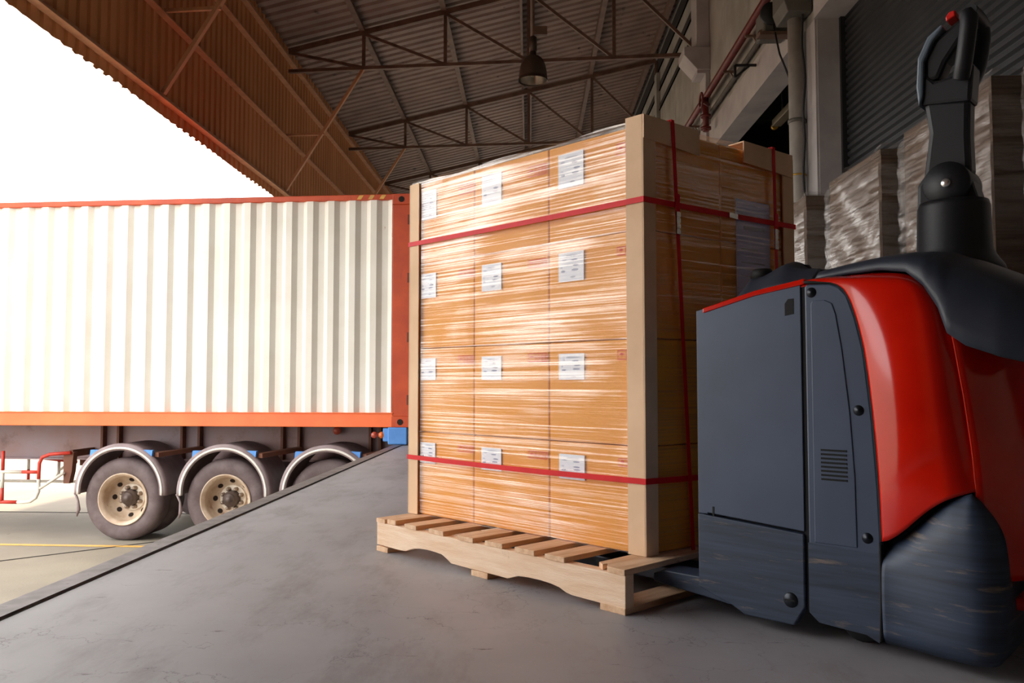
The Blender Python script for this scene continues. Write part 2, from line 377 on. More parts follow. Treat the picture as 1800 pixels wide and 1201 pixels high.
# ventilation slots high on the wall
gp = 'dark ventilation slots high on the wall'
for z0, z1, lab in ((7.98, 8.32, 'uppermost and widest dark ventilation slot under the roof on the grey wall'),
                    (7.48, 7.66, 'middle dark ventilation slot high on the grey wall'), (7.02, 7.16, 'lowest dark ventilation slot high on the grey wall')):
    b = B(); b.box((WX-.012, 14.95, z0), (WX-.001, 56, z1))
    for i in range(3): b.box((WX-.03, 14.95, z0-.02), (WX-.012, 56, z0-.005))
    tag(b.obj('ventilation_slot', 'louvre'), lab, 'ventilation slot', gp)
# columns on the wall
b = B(); b.box((WX-.22, 13.7, 5.9), (WX-.001, 14.15, 8.4)); b.box((WX-.08, 13.7, 0), (WX-.001, 14.15, 5.9)); b.prism([(WX-.22, 13.66, 5.95), (WX-.001, 13.66, 5.95), (WX-.001, 13.66, 6.34), (WX-.44, 13.66, 6.34), (WX-.44, 13.66, 6.2)], (0, .52, 0))
tag(b.obj('wall_column', 'lintel', bevel=.01), 'concrete wall column with a corbel carrying the truss behind the bell lamp', 'column')
b = B(); b.box((WX-.09, 18.9, 0), (WX-.001, 19.2, 7.9)); tag(b.obj('wall_column', 'wall', bevel=.01), 'farther wall column at the end of the second complete roof truss', 'column')

# pipes on the wall
b = B(); b.tube([(2.88, 6.0, 5.34), (2.88, 15, 5.34), (2.88, 34, 5.34)], .054, 14)
rp = tag(b.obj('fire_main_pipe', 'redpipe'), 'long dark red pipe running along the grey wall above the doors', 'pipe')
def child_world(bld, name, m, par, **k):
    o = bld.obj(name, m, par, **k); o.location = -par.location; return o
b = B(); b.tube([(2.86, 13.2, 5.30), (2.86, 13.2, 5.0), (2.86, 13.2, 4.75)], .05, 12); b.lathe([(.085,-.02),(.085,.02)], (2.86,13.2,5.0), 'z', 16)
b.lathe([(.085,-.02),(.085,.02)], (2.86,13.2,4.80), 'z', 16); child_world(b, 'branch_pipe', 'redpipe', rp)
b = B(); b.tube([(2.86, 13.0, 5.12), (2.72, 12.8, 5.12)], .03, 8)
R = []
for k in range(18): a = 2*math.pi*k/18; R.append((2.70+.06*math.cos(a)*0, 12.78+.11*math.cos(a), 5.12+.11*math.sin(a)))
b.tube(R, .016, 6, closed=True); child_world(b, 'valve_wheel', 'redpipe', rp)
for y in (8.8, 10.75, 12.0, 14.6):
    b = B(); b.bar((2.86, y, 5.27), (3.05, y, 5.27), .04, .03); b.bar((2.96, y, 5.27), (3.05, y, 5.12), .03, .02); child_world(b, 'pipe_bracket', 'steel', rp)
b = B(); b.tube([(2.99, 9.0, 5.12), (2.99, 32, 5.12)], .035, 10); tag(b.obj('wall_conduit', 'grey'), 'thin grey conduit on the wall just below the red pipe', 'conduit')
b = B(); b.bar((3.0, 10.75, 4.88), (2.72, 10.75, 4.88), .03); b.bar((2.72, 10.75, 4.88), (2.72, 10.75, 4.72), .03); b.bar((2.72, 10.75, 4.72), (2.92, 10.75, 4.88), .025)
tag(b.obj('hook_bracket', 'black'), 'small black triangular bracket sticking out below the red pipe', 'bracket')
# downpipe
dp = thing('downpipe', 'pale vertical pipe on the pier between the two doors', 'pipe', (2.93, 8.95, 0))
b = B(); b.tube([(0,0,0), (0,0,2.0), (0,0,4.7)], .083, 18); b.obj('pipe', 'whitepipe', dp)
for z in (2.62, 3.55):
    b = B(); b.lathe([(.09,-.02),(.094,-.02),(.094,.02),(.09,.02)], (0,0,z), 'z', 18); b.box((.0,-.02,z-.02), (.12,.02,z+.02)); b.obj('pipe_clamp', 'grey', dp)
b = B(); b.lathe([(.088,-.01),(.091,-.01),(.091,.01),(.088,.01)], (0,0,2.95), 'z', 18); b.obj('twine', 'brass', dp)
b = B(); b.prism([(2.78, 8.72, 4.68), (3.04, 8.72, 4.68), (3.04, 8.72, 5.2), (2.74, 8.72, 5.2), (2.74, 8.72, 4.8)], (0, .42, 0))
tag(b.obj('junction_box', 'grey', bevel=.01), 'tapered grey box on top of the pale vertical pipe', 'box')
b = B(); pts = []
for k in range(40):
    z = 1.0+k*.1; pts.append((2.95+.01*math.sin(k*.9), 8.80-.0-.05*max(0, math.sin((z-3.2)*2.2)) if 3.2 < z < 4.6 else 8.80, z))
b.tube(pts, .012, 6); tag(b.obj('power_cable', 'black'), 'thin dark cable running down beside the pale vertical pipe', 'cable')
# shutter motor with chain
sm = thing('shutter_motor', 'dark door motor mounted above the open doorway with a hanging cord', 'motor', (2.8, 9.45, 4.72))
b = B(); b.box((-.1,-.1,.0), (.2,.24,.3)); b.obj('housing', 'grey', sm, bevel=.02)
b = B(); b.lathe([(.02,-.02),(.13,-.02),(.13,.02),(.02,.02)], (-.02,-.14,.2), 'y', 20); b.obj('chain_wheel', 'black', sm)
b = B(); b.box((-.16,-.16,-.05), (.2,-.02,-.01)); b.lathe([(.045,-.03),(.045,.03)], (-.1,0,.02), 'y', 14); b.obj('mounting_plate', 'steel', sm)
b = B(); b.tube([(-.0,-.12,.1), (.04,-.22,-.3), (.09,-.42,-.68)], .011, 6); b.obj('pull_cord', 'black', sm)
# tube lamp inside the doorway
tf = thing('tube_lamp', 'unlit tube lamp hanging inside the dark doorway', 'lamp', (3.75, 11.2, 4.62))
b = B(); b.bar((0, -.1, 0), (0, 1.2, 0), .14, .10); b.obj('housing', 'tube', tf, bevel=.01)
b = B(); b.lathe([(.05,-.03),(.05,.03)], (-.02,1.22,-.04), 'y', 14); b.obj('end_cap', 'brass', tf)
b = B(); b.bar((0, .2, .05), (0, .2, 1.55), .02); b.bar((0, .9, .05), (0, .9, 1.55), .02); b.obj('hanger', 'grey', tf)

# bell lamp
bl = thing('bell_lamp', 'hanging bell-shaped lamp with a shiny inner reflector under the roof', 'lamp', (.06, 11.4, 4.93))
Rr = .2
b = B(); pf = [(Rr*math.cos(a)**.62, .02+.34*math.sin(a)**1.0) for a in [i*math.pi/2/12*.86 for i in range(13)]]
b.lathe([(Rr+.008, 0), (Rr+.008, .02)] + pf + [(.045, .37), (.045, .46), (0, .46)], (0,0,0), 'z', 36, caps=False); b.obj('lamp_shade', 'lampout', bl)
b = B(); b.lathe([(r*.97, h-.004) for r, h in pf] + [(0, .31)], (0,0,0), 'z', 36, caps=False); b.obj('reflector', 'lampin', bl)
b = B(); b.lathe([(0,.06),(.03,.07),(.035,.13),(.02,.2),(.02,.3)], (0,0,0), 'z', 16); b.obj('bulb', 'tube', bl)
b = B(); b.lathe([(.055,.42),(.055,.62),(.03,.64)], (0,0,0), 'z', 20); b.obj('gear_box', 'lampout', bl)
b = B(); b.tube([(0,0,.6), (0,0,1.5), (0,0,2.80)], .022, 8); b.bar((.0,0,.72), (.2,0,.72), .05, .12); b.obj('drop_rod', 'steel', bl)

# yard markings
def yard_strip(x0, y0, x1, y1, w, m, name, lab, cat):
    b = B(); p = Vector((x0,y0,GZ+.002)); q = Vector((x1,y1,GZ+.002)); d = (q-p).normalized(); n = Vector((-d.y,d.x,0))*w/2
    b.prism([p-n, q-n, q+n, p+n], (0,0,.004)); return tag(b.obj(name, m), lab, cat)
yard_strip(-20, 9.95, -1.6, 9.02, .075, 'yellow', 'yellow_line', 'yellow painted line on the yard in front of the trailer wheels', 'painted line')
yard_strip(-9.2, 4.9, -1.9, 11.6, .02, 'joint', 'expansion_joint', 'thin dark slanting joint in the yard paving left of the near wheel', 'paving joint')
yard_strip(-26, 12.4, -1.6, 11.3, .025, 'joint', 'expansion_joint', 'thin dark joint in the yard paving beyond the trailer wheels', 'paving joint')

# ================================================================== CONTAINER AND TRAILER
CO = (-1.335, 9.19, 0.20); CX = (.9972, -.0748)
ct = thing('shipping_container', 'white corrugated shipping container with orange frame on the trailer', 'container', CO, CX)
CL, CW, CH = 12.19, 2.44, 2.63
def corr_wall(y, sgn):
    b = B(); pr = []; x = -CL+.12; p_ = .247
    while x < -.30: pr += [(x, 0), (x+.07, 0), (x+.124, .04), (x+.193, .04)]; x += p_
    pr += [(x, 0), (-.21, 0)]
    def f(u, v):
        k = int(round(u*(len(pr)-1))); return (pr[k][0], y+sgn*(.012+pr[k][1]), lerp(.14, CH-.06, v))
    b.grid(f, len(pr)-1, 1, smooth=False); return b
corr_wall(0, 1).obj('side_panel', 'cwhite', ct, solid=.003, off=0); corr_wall(CW, -1).obj('side_panel', 'cwhite', ct, solid=.003, off=0)
for y0, y1 in ((0, .06), (CW-.06, CW)):
    b = B(); b.box((-CL+.1, y0, 0), (-.18, y1, .155)); b.box((-CL+.1, y0-.012 if y0 == 0 else y0, .15), (-.18, y1, .162)); b.obj('bottom_rail', 'corange2', ct, bevel=.006)
    b = B(); b.box((-CL+.1, y0, CH-.062), (-.18, y1, CH)); b.obj('top_rail', 'corange', ct, bevel=.006)
for x0, x1 in ((-.205, 0), (-CL, -CL+.16)):
    for y0, y1 in ((0, .17), (CW-.17, CW)):
        b = B(); b.box((x0, y0, .12), (x1, y1, CH-.12)); pst = b.obj('corner_post', 'corange', ct, bevel=.008)
        if y0 == 0 and x1 == 0:
            for z in (.25, .95, 1.62, 2.28):
                b = B(); b.box((x1-.03, y0-.008, z), (x1-.008, y0+.02, z+.11)); b.obj('hinge_slot', 'cdoor', pst)
        for z0 in (0, CH-.12):
            b = B(); b.box((x0, y0-.004, z0), (x1+.003, y1, z0+.122)); cst = b.obj('corner_casting', 'corange', ct, bevel=.006)
            if y0 == 0:
                b = B(); xc = (x0+x1)/2; b.lathe([(.034,-.004),(.034,.01)], (xc, y0-.003, z0+.058), 'y', 18); b.obj('casting_hole', 'hole', cst)
b = B(); b.box((-CL+.1, .03, CH-.05), (-.1, CW-.03, CH-.03)); b.obj('roof_panel', 'corange', ct)
b = B(); b.box((-CL+.1, .03, .02), (-.1, CW-.03, .12)); b.obj('floor_panel', 'chdark', ct)
for y0 in (.18, CW/2+.01):
    b = B(); b.box((-.05, y0, .12), (-.012, y0+CW/2-.20, CH-.12)); d = b.obj('door', 'cdoor', ct, bevel=.006)
    for yy in (y0+.25, y0+.75):
        b = B(); b.tube([(-.005, yy, .1), (-.005, yy, 1.2), (-.005, yy, CH-.1)], .017, 8); b.obj('locking_bar', 'corange', d)
# yellow black warning marks on the top rail
for k in range(3):
    b = B(); x = -.62+.13*k; b.prism([(x, -.002, CH-.055), (x+.05, -.002, CH-.055), (x+.08, -.002, CH-.008), (x+.03, -.002, CH-.008)], (0, .004, 0)); b.obj('warning_stripe', 'yellow', ct)

TC = (CO[0], CO[1], GZ); zt = lambda z: z-GZ
tt = thing('semi_trailer', 'semi-trailer chassis with three axles under the container', 'trailer', TC, CX)
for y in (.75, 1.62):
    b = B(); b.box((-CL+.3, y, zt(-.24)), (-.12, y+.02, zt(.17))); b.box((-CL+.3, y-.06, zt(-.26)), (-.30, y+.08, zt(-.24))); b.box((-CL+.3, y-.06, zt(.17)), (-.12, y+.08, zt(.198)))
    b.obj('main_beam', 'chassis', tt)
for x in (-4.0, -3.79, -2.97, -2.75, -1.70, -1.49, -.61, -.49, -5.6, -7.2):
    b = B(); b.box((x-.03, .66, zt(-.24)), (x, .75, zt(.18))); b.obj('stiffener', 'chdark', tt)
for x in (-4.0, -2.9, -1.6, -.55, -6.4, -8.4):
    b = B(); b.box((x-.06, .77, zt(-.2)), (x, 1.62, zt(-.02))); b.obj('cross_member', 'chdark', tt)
b = B(); b.box((-.30, .0, zt(.04)), (-.10, .2, zt(.19))); b.box((-.24, -.02, zt(0.01)), (-.02, .16, zt(.20))); b.obj('twistlock_bracket', 'blue', tt, bevel=.012)
b = B(); b.box((-.30, 2.28, zt(.02)), (-.05, 2.44, zt(.19))); b.obj('twistlock_bracket', 'blue', tt, bevel=.012)
b = B(); b.box((-.44, .03, zt(.09)), (-.25, .05, zt(.13))); lb = b.obj('lamp_arm', 'blue', tt)
for x, m, lab in ((-.40, 'lred', 'red marker lamp'), (-.315, 'lorange', 'orange marker lamp')):
    b = B(); b.lathe([(.0,-.03),(.02,-.028),(.036,-.01),(.038,.01),(.038,.03)], (x, .02, zt(.112)), 'y', 20); b.obj('marker_lamp', m, tt, label=lab)
b = B(); b.lathe([(.0,-.02),(.045,-.015),(.05,.0),(.05,.02)], (-1.03, .66, zt(.12)), 'y', 20); b.obj('reflector', 'lred', tt, label='dull red round reflector')
# wheel
WR = .475
def make_wheel(x, y=.03, side=1):
    b = B(); w = .27
    f = lambda h: y+h
    b.lathe([(.30,f(.02)),(.335,f(.005)),(.40,f(.0)),(.445,f(.018)),(.47,f(.05)),(WR,f(.08)),(WR,f(w-.08)),(.47,f(w-.05)),(.44,f(w-.015)),(.36,f(w)),(.29,f(w-.02)),(.285,f(.1)),(.30,f(.02))], (x,0,zt(-.645)), 'y', 56, caps=False)
    root = None
    # rim is the wheel part itself
    r = B(); r.lathe([(.302,f(.012)),(.296,f(.0)),(.285,f(.006)),(.275,f(.02)),(.262,f(.03)),(.255,f(.06)),(.25,f(.13)),(.238,f(.175)),(.165,f(.225)),(.16,f(.227)),(.0,f(.227))], (x,0,zt(-.645)), 'y', 48, caps=False)
    root = r.obj('wheel', 'rim', tt)
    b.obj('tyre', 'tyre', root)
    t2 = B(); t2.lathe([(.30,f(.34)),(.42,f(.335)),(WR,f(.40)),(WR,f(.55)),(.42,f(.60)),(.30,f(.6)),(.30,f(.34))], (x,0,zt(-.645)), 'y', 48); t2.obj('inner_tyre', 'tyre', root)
    h = B(); h.lathe([(.158,f(.224)),(.156,f(.213)),(.148,f(.208)),(.0,f(.207))], (x,0,zt(-.645)), 'y', 32, caps=False); h.obj('hub_plate', 'plate', root)
    h = B(); h.lathe([(.0,f(.075)),(.035,f(.075)),(.04,f(.09)),(.06,f(.095)),(.070,f(.108)),(.072,f(.125)),(.088,f(.13)),(.094,f(.16)),(.094,f(.215))], (x,0,zt(-.645)), 'y', 28); h.obj('hub', 'hub', root)
    for k in range(8):
        a = 2*math.pi*(k+.5)/8; n = B(); n.lathe([(.0,f(.150)),(.014,f(.153)),(.022,f(.165)),(.025,f(.21))], (x+.118*math.cos(a),0,zt(-.645)+.118*math.sin(a)), 'y', 10); n.obj('wheel_nut', 'nut', root)
    for k in range(8):
        a = 2*math.pi*k/8; n = B(); ra = Vector((math.cos(a), 0, math.sin(a))); ta = Vector((-math.sin(a), 0, math.cos(a))); ra2 = ra*.825+Vector((0, -.565, 0))
        q0 = Vector((x, f(.195), zt(-.645)))+ra*.203; n.prism([q0+ra2*.027*math.cos(w_)+ta*.031*math.sin(w_) for w_ in [m_*math.pi/8 for m_ in range(16)]], (0, .004, 0)); n.obj('hand_hole', 'hole', root)
    return root
for wx in (-3.36, -2.13, -.925):
    make_wheel(wx)
for wx in (-3.36, -2.13, -.925):
    for y in (1.82, 2.13):
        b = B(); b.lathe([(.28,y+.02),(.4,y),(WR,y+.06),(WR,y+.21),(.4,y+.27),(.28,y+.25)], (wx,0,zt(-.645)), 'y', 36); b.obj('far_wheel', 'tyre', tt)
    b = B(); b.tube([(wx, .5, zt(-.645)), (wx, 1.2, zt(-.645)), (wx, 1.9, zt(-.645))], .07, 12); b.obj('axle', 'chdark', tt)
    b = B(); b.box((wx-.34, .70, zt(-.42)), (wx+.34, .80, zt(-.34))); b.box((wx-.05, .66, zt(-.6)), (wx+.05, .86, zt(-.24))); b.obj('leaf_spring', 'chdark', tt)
    # mudguard
    cx, cz, r = wx-.005, -.555, .55
    def arc(rr, y, a): return (cx+rr*math.cos(a), y, zt(cz)+rr*math.sin(a))
    b = B(); nA = 36
    def mg(u, v):
        a = lerp(math.pi*1.02, -.02*math.pi, u); pr = [(-.075,-.018),(0,-.015),(.006,.03),(0,.06),(0,.60),(-.02,.62)]; k = int(round(v*5)); return arc(r+pr[k][0], pr[k][1], a)
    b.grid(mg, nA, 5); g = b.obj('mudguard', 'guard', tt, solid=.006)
    b = B(); b.grid(lambda u, v: arc(r-.058+.024*v, -.024, lerp(math.pi*1.02, -.02*math.pi, u)), nA, 1); b.obj('trim_strip', 'trim', g, solid=.006)
    for sx in (-1, 1):
        b = B(); a = math.pi/2-sx*.62; q = Vector(arc(r, .0, a)); b.prism([q+Vector((-.05,-.005,.035)), q+Vector((.06,-.005,.03)), q+Vector((.05,-.005,-.05)), q+Vector((-.01,-.005,-.0))] if sx > 0 else [q+Vector((-.05,-.005,.03)), q+Vector((.05,-.005,.03)), q+Vector((.03,-.005,.0)), q+Vector((-.06,-.005,-.05))], (0,.05,0)); b.obj('guard_bracket', 'blue', g)
    b = B(); b.bar((cx+.40, .03, zt(-.13)), (cx+.66, .62, zt(-.10)), .10, .05); b.obj('guard_arm', 'chdark', tt)
    b = B(); b.tube([(cx-.55, .0, zt(-.57)), (cx-.51, .0, zt(-.66)), (cx-.50, .0, zt(-.76)), (cx-.52, .0, zt(-.84))], [.016,.012,.022,.008], 6); b.obj('loose_rubber_strip', 'guard', g)
# side guard, red and white pipes
def guard_rail(y, x0, name, lab):
    g = B(); z0 = zt(0)
    sg = bpy.data.objects.new(name, None); C.objects.link(sg); sg.parent = tt
    def rp_(x, z): return (x, y, z0+z)
    # bent end hoop, banded red and white
    hoop = [(-4.14,-.135),(-4.40,-.155),(-4.50,-.19),(-4.535,-.26),(-4.54,-.36),(-4.54,-.45)]
    B().tube([rp_(*q) for q in hoop], .021, 10).obj('red_pipe', 'red', sg)
    hoop2 = [(-4.54,-.45),(-4.54,-.60),(-4.57,-.67),(-4.64,-.715),(-4.72,-.725),(-4.80,-.727)]
    B().tube([rp_(*q) for q in hoop2], .021, 10).obj('white_pipe', 'white', sg)
    x = -4.80; k = 0
    while x > x0:
        B().tube([rp_(x,-.727), rp_(x-.36,-.727)], .021, 10).obj('red_pipe' if k % 2 == 0 else 'white_pipe', 'red' if k % 2 == 0 else 'white', sg); x -= .36; k += 1
    B().tube([rp_(-4.54,-.368), rp_(-4.75,-.368)], .02, 10).obj('red_pipe', 'red', sg)
    x = -4.75; k = 0
    while x > x0:
        B().tube([rp_(x,-.368), rp_(x-.5,-.368)], .02, 10).obj('white_pipe' if k % 2 == 0 else 'red_pipe', 'white' if k % 2 == 0 else 'red', sg); x -= .5; k += 1
    B().tube([rp_(-4.52,-.56), rp_(-4.22,-.37)], .018, 8).obj('white_pipe', 'white', sg)
    for x in (-5.0, -6.6):
        B().tube([rp_(x,-.12), rp_(x,-.35)], .02, 8).obj('red_pipe', 'red', sg); B().tube([rp_(x,-.35), rp_(x,-.56)], .02, 8).obj('white_pipe', 'white', sg); B().tube([rp_(x,-.56), rp_(x,-.72)], .02, 8).obj('red_pipe', 'red', sg)
    b = B(); b.prism([(-4.25, y+.02, zt(-.13)), (-4.12, y+.02, zt(-.13)), (-4.14, y+.02, zt(-.36)), (-4.17, y+.02, zt(-.50)), (-4.24, y+.02, zt(-.5))], (0,.08,0)); b.obj('hanger_plate', 'chdark', sg)
    b = B(); b.bar((-4.18, y+.06, zt(-.15)), (-4.18, .8, zt(-.15)), .05, .08); b.obj('hanger_arm', 'chdark', sg)
    return sg
guard_rail(.25, -8.0, 'side_guard', '')
g2 = guard_rail(.25, -8.0, 'side_guard', ''); g2.location = (-1.0, 1.85, 0.02)
b = B(); b.tube([(-8.6, 2.05, zt(-.70)), (-3.8, 2.05, zt(-.70))], .02, 8); b.obj('far_guard_pipe', 'white', tt)
b = B(); b.bar((-6.9, 1.2, zt(-.12)), (-5.2, 2.0, zt(-.42)), .04, .04); b.obj('brace_pipe', 'red', tt)

# ================================================================== PALLET
PO = (.289, 2.52, 0); PX = (.698, -.716)
pl = thing('wooden_pallet', 'pale pine pallet with notched side boards under the strapped carton load', 'pallet', PO, PX)
PL, PW = 1.325, 1.08
def stringer(y0, y1):
    pts = [(-PL,.118),(-PL,.026),(-1.17,.024),(-1.122,.026),(-1.10,.034),(-1.071,.043),(-1.03,.049),(-.985,.052),(-.93,.051),(-.89,.048),(-.855,.034),(-.833,.023),(-.72,.022),(-.60,.022),(-.524,.021),(-.50,.028),(-.472,.038),(-.42,.042),(-.362,.043),(-.31,.04),(-.275,.035),(-.245,.024),(-.22,.020),(-.10,.019),(-.0,.019),(-.0,.118)]
    b = B(); b.prism([(x, y0, z) for x, z in pts], (0, y1-y0, 0)); return b
for y0, y1 in ((0, .04), (PW/2-.02, PW/2+.02), (PW-.04, PW)): stringer(y0, y1).obj('stringer', 'wood', pl, bevel=.002)
dk = [(-1.325,-1.262,0,0),(-1.252,-1.192,.002,.003),(-1.125,-1.046,-.001,.0),(-.968,-.878,.001,.002),(-.790,-.70,-.003,0),(-.640,-.548,.002,.001),(-.483,-.387,0,.002),(-.337,-.248,-.001,0),(-.13,.0,.001,0)]
for i, (x0, x1, sk, dz) in enumerate(dk):
    b = B()
    if i == 8:
        b.prism([(x0,0.03,.118),(x0+.03,.012,.118),(x0+.035,.03,.118),(x0+.06,-.002,.118),(x1,-.004,.118),(x1,PW,.118),(x0,PW,.118)], (0,0,.018))
    elif i == 1: b.prism([(x0,.0,.119),(x1,.0,.119),(x1,PW,.119),(x0,PW,.119)], (0,0,.019))
    else: b.box((x0, -.004+sk, .118), (x1, PW+sk, .1355+dz*.4))
    b.obj('deck_board', 'woodx', pl, bevel=.002)
for x0, x1 in ((-PL, -1.245), (-.715, -.625), (-.10, .0)):
    b = B(); b.box((x0, -.002, 0), (x1, PW, .021)); b.obj('bottom_board', 'woodx', pl, bevel=.002)

# ================================================================== CARTON LOAD
LO = Vector((.378, 2.708, .1375))+Vector((.711,-.703,0))*-.009+Vector((.703,.711,0))*.007; LX = Vector((.711, -.703, 0)); LY = Vector((.703, .711, 0)); SK = .139
LROT = math.atan2(LX.y, LX.x)
def sk(x, y, z): return Vector((x+SK*y, y, z))
colx = [-1.236, -.845, -.430, -.002]; rowz = [0, .352, .709, 1.073, 1.428]; laty = [0.002, .395, .79]
rname = ['bottom layer', 'second layer up', 'third layer up', 'top layer']
cname = ['left end of long face', 'middle of long face', 'near corner of long face']
ox, oy = LX.x, LX.y
def add_label(par, x0, x1, z0, z1, seed):
    rnd = random.Random(seed)
    b = B(); b.box((x0, -.0035, z0), (x1, -.0015, z1), 0); w = x1-x0; h = z1-z0
    def blob(cx, cz, rx, rz, mi):
        b.face([(x0+w*cx+w*rx*math.cos(a), -.0040, z0+h*cz+h*rz*math.sin(a)) for a in [k*math.pi/5 for k in range(10)]], mi)
    for (cx, cz, rx, mi) in ((.66,.70,.13,1),(.72,.53,.13,1),(.69,.39,.14,1),(.20,.76,.09,2),(.18,.36,.09,1),(.55,.87,.28,2),(.6,.13,.1,2),(.14,.5,.05,2)):
        blob(cx+rnd.uniform(-.03,.03), cz+rnd.uniform(-.02,.02), rx, .035, mi)
    b.obj('shipping_label', ['paper', 'ink', 'ink2'], par, label='white paper shipping label')
def add_stamp(par, x0, x1, z0, z1, seed):
    rnd = random.Random(seed); b = B(); y = -.0022
    def r(a, c, d, e): b.face([(a, y, d), (c, y, d), (c, y, e), (a, y, e)])
    t = .003; r(x0, x1, z0, z0+t); r(x0, x1, z1-t, z1); r(x0, x0+t, z0, z1); r(x1-t, x1, z0, z1)
    # umbrella-like handling mark then blocky characters
    cx = x0+.018; cz = (z0+z1)/2
    b.face([(cx-.010, y, cz), (cx+.010, y, cz), (cx+.006, y, cz+.006), (cx, y, cz+.008), (cx-.006, y, cz+.006)]); r(cx-.001, cx+.001, cz-.01, cz)
    x = x0+.034
    while x < x1-.010:
        for k in range(3): 
            zz = z0+.006+k*(z1-z0-.012)/2.4; r(x, x+.010, zz, zz+.0024)
        r(x+.001+rnd.random()*.004, x+.003+rnd.random()*.004, z0+.006, z1-.006); r(x+.009, x+.0112, z0+.008, z1-.009); x += .017
    b.obj('stamp', 'stamp', par, label='red printed stamp')
lab_x = [(-1.196,-1.094),(-.803,-.690),(-.386,-.266)]
lab_z = [(.357,.445),(.710,.803),(1.062,1.168),(1.403,1.528)]
st_x = [(-.948,-.852),(-.543,-.446),(-.118,-.036)]
st_z = [(.419,.446),(.776,.809),(1.13,1.16),(1.475,1.515)]
gp = 'cartons of the strapped load'
for r in range(4):
    for c in range(3):
        for l in range(2):
            x0, x1, z0, z1, y0, y1 = colx[c], colx[c+1], rowz[r], rowz[r+1], laty[l], laty[l+1]
            o = sk(x0, y0, z0)
            if l == 0: lab = 'golden cardboard carton in the %s, %s' % (rname[r], cname[c])
            elif c == 2: lab = 'golden cardboard carton in the %s, at the far right end beside the truck' % rname[r]
            else: lab = 'golden cardboard carton at the back of the load, %s, %s' % (rname[r], 'left rear corner' if c == 0 else 'middle of the rear')
            t = thing('carton', lab, 'carton', LO+LX*o.x+LY*o.y+Vector((0,0,o.z)), LX, gp if (l == 0 or c == 2) else 'rear cartons of the strapped load')
            g = .002; b = B(); W_, D_, H_ = x1-x0, y1-y0, z1-z0
            rr = random.Random(r*9+c); bul = .004
            b.prism([(g+SK*g, g, .001), (W_-g+SK*g, g, .001), (W_-g+SK*(D_-g), D_-g, .001), (g+SK*(D_-g), D_-g, .001)], (0,0,H_-.003))
            b.obj('box_body', 'carton', t, bevel=.005)
            b = B(); zt_ = H_-.001
            b.prism([(0+SK*D_*.44, D_*.44, zt_-.002), (W_+SK*D_*.44, D_*.44, zt_-.002), (W_+SK*D_*.56, D_*.56, zt_-.002), (SK*D_*.56, D_*.56, zt_-.002)], (0,0,.0015))
            b.obj('packing_tape', 'tape', t)
            if l == 0:
                a0, a1 = lab_x[c]; b0, b1 = lab_z[r]; add_label(t, a0-x0+.009, a1-x0+.009, b0-z0-.1375, b1-z0-.1375, r*3+c)
                a0, a1 = st_x[c]; b0, b1 = st_z[r]; add_stamp(t, a0-x0+.009, a1-x0+.009, b0-z0-.1375, b1-z0-.1375, r*5+c)

def load_thing(name, lab, cat, group=None): return thing(name, lab, cat, LO, LX, group)
# document sheet on the end face
ds = load_thing('document_sheet', 'lavender paper sheet taped to the dark end face of the load', 'paper sheet')
def endp(v, z, off=0.0): 
    """point on the end face: v metres from the near corner"""
    n = Vector((1, -SK, 0)).normalized(); d = Vector((SK, 1, 0)).normalized(); q = d*v+n*off; return Vector((q.x, q.y, z))
b = B()
b.prism([endp(.475,.82,.004), endp(.672,.82,.004), endp(.672,1.236,.004), endp(.475,1.236,.004)], endp(0,0,.001)); b.obj('sheet', 'bluepaper', ds)
b = B(); 
for (v0, v1, z0, z1) in ((.515,.64,1.125,1.14),(.56,.62,1.165,1.175),(.50,.60,1.05,1.056),(.50,.64,1.0,1.006),(.50,.58,.95,.956)):
    b.prism([endp(v0,z0,.0052), endp(v1,z0,.0052), endp(v1,z1,.0052), endp(v0,z1,.0052)], endp(0,0,.0004))
b.obj('print_lines', 'ink', ds)
# edge protectors: L section boards
gp = 'cardboard edge protectors on the load'
def protector(corner, lab):
    t = load_thing('edge_protector', lab, 'edge protector', gp); T = .005; b = B()
    # corner: (x sign, y sign)
    n = Vector((1, -SK, 0)).normalized()
    for which in (0, 1):
        if corner == 'near': 
            if which == 0: pts = [(-.058,-.014,0),(.014,-.014,0),(.014,-.009,0),(-.058,-.009,0)]
            else: pts = [Vector((.010,-.014,0)), Vector((.0155,-.014,0)), endp(.048,0,.0145), endp(.048,0,.0095)]
        elif corner == 'left':
            if which == 0: pts = [(-1.252,-.014,0),(-1.188,-.014,0),(-1.188,-.009,0),(-1.252,-.009,0)]
            else: pts = [(-1.254,-.014,0),(-1.248,-.014,0),(-1.248+SK*.06,.046,0),(-1.254+SK*.06,.046,0)]
        elif corner == 'right':
            if which == 0: pts = [endp(.745,0,.0145), endp(.805,0,.0145), endp(.805,0,.0095), endp(.745,0,.0095)]
            else: pts = [endp(.805,0,.0145), endp(.811,0,.0145), Vector((.05,.800,0)), Vector((.05,.795,0))]
        else:
            if which == 0: pts = [(-1.19+SK*.8,.80,0),(-1.254+SK*.8,.80,0),(-1.254+SK*.8,.806,0),(-1.19+SK*.8,.806,0)]
            else: pts = [(-1.254+SK*.8,.806,0),(-1.248+SK*.8,.806,0),(-1.248+SK*.74,.746,0),(-1.254+SK*.74,.746,0)]
        b.prism(pts, (0,0,1.452 if corner == 'near' else 1.43))
    b.obj('angle_board', 'board', t); return t
protector('near', 'beige edge protector on the near vertical corner of the load')
protector('left', 'thin beige edge protector at the left end of the long face')
protector('right', 'shaded beige edge protector at the far right corner of the end face')
protector('back', 'beige edge protector on the hidden back corner of the load')
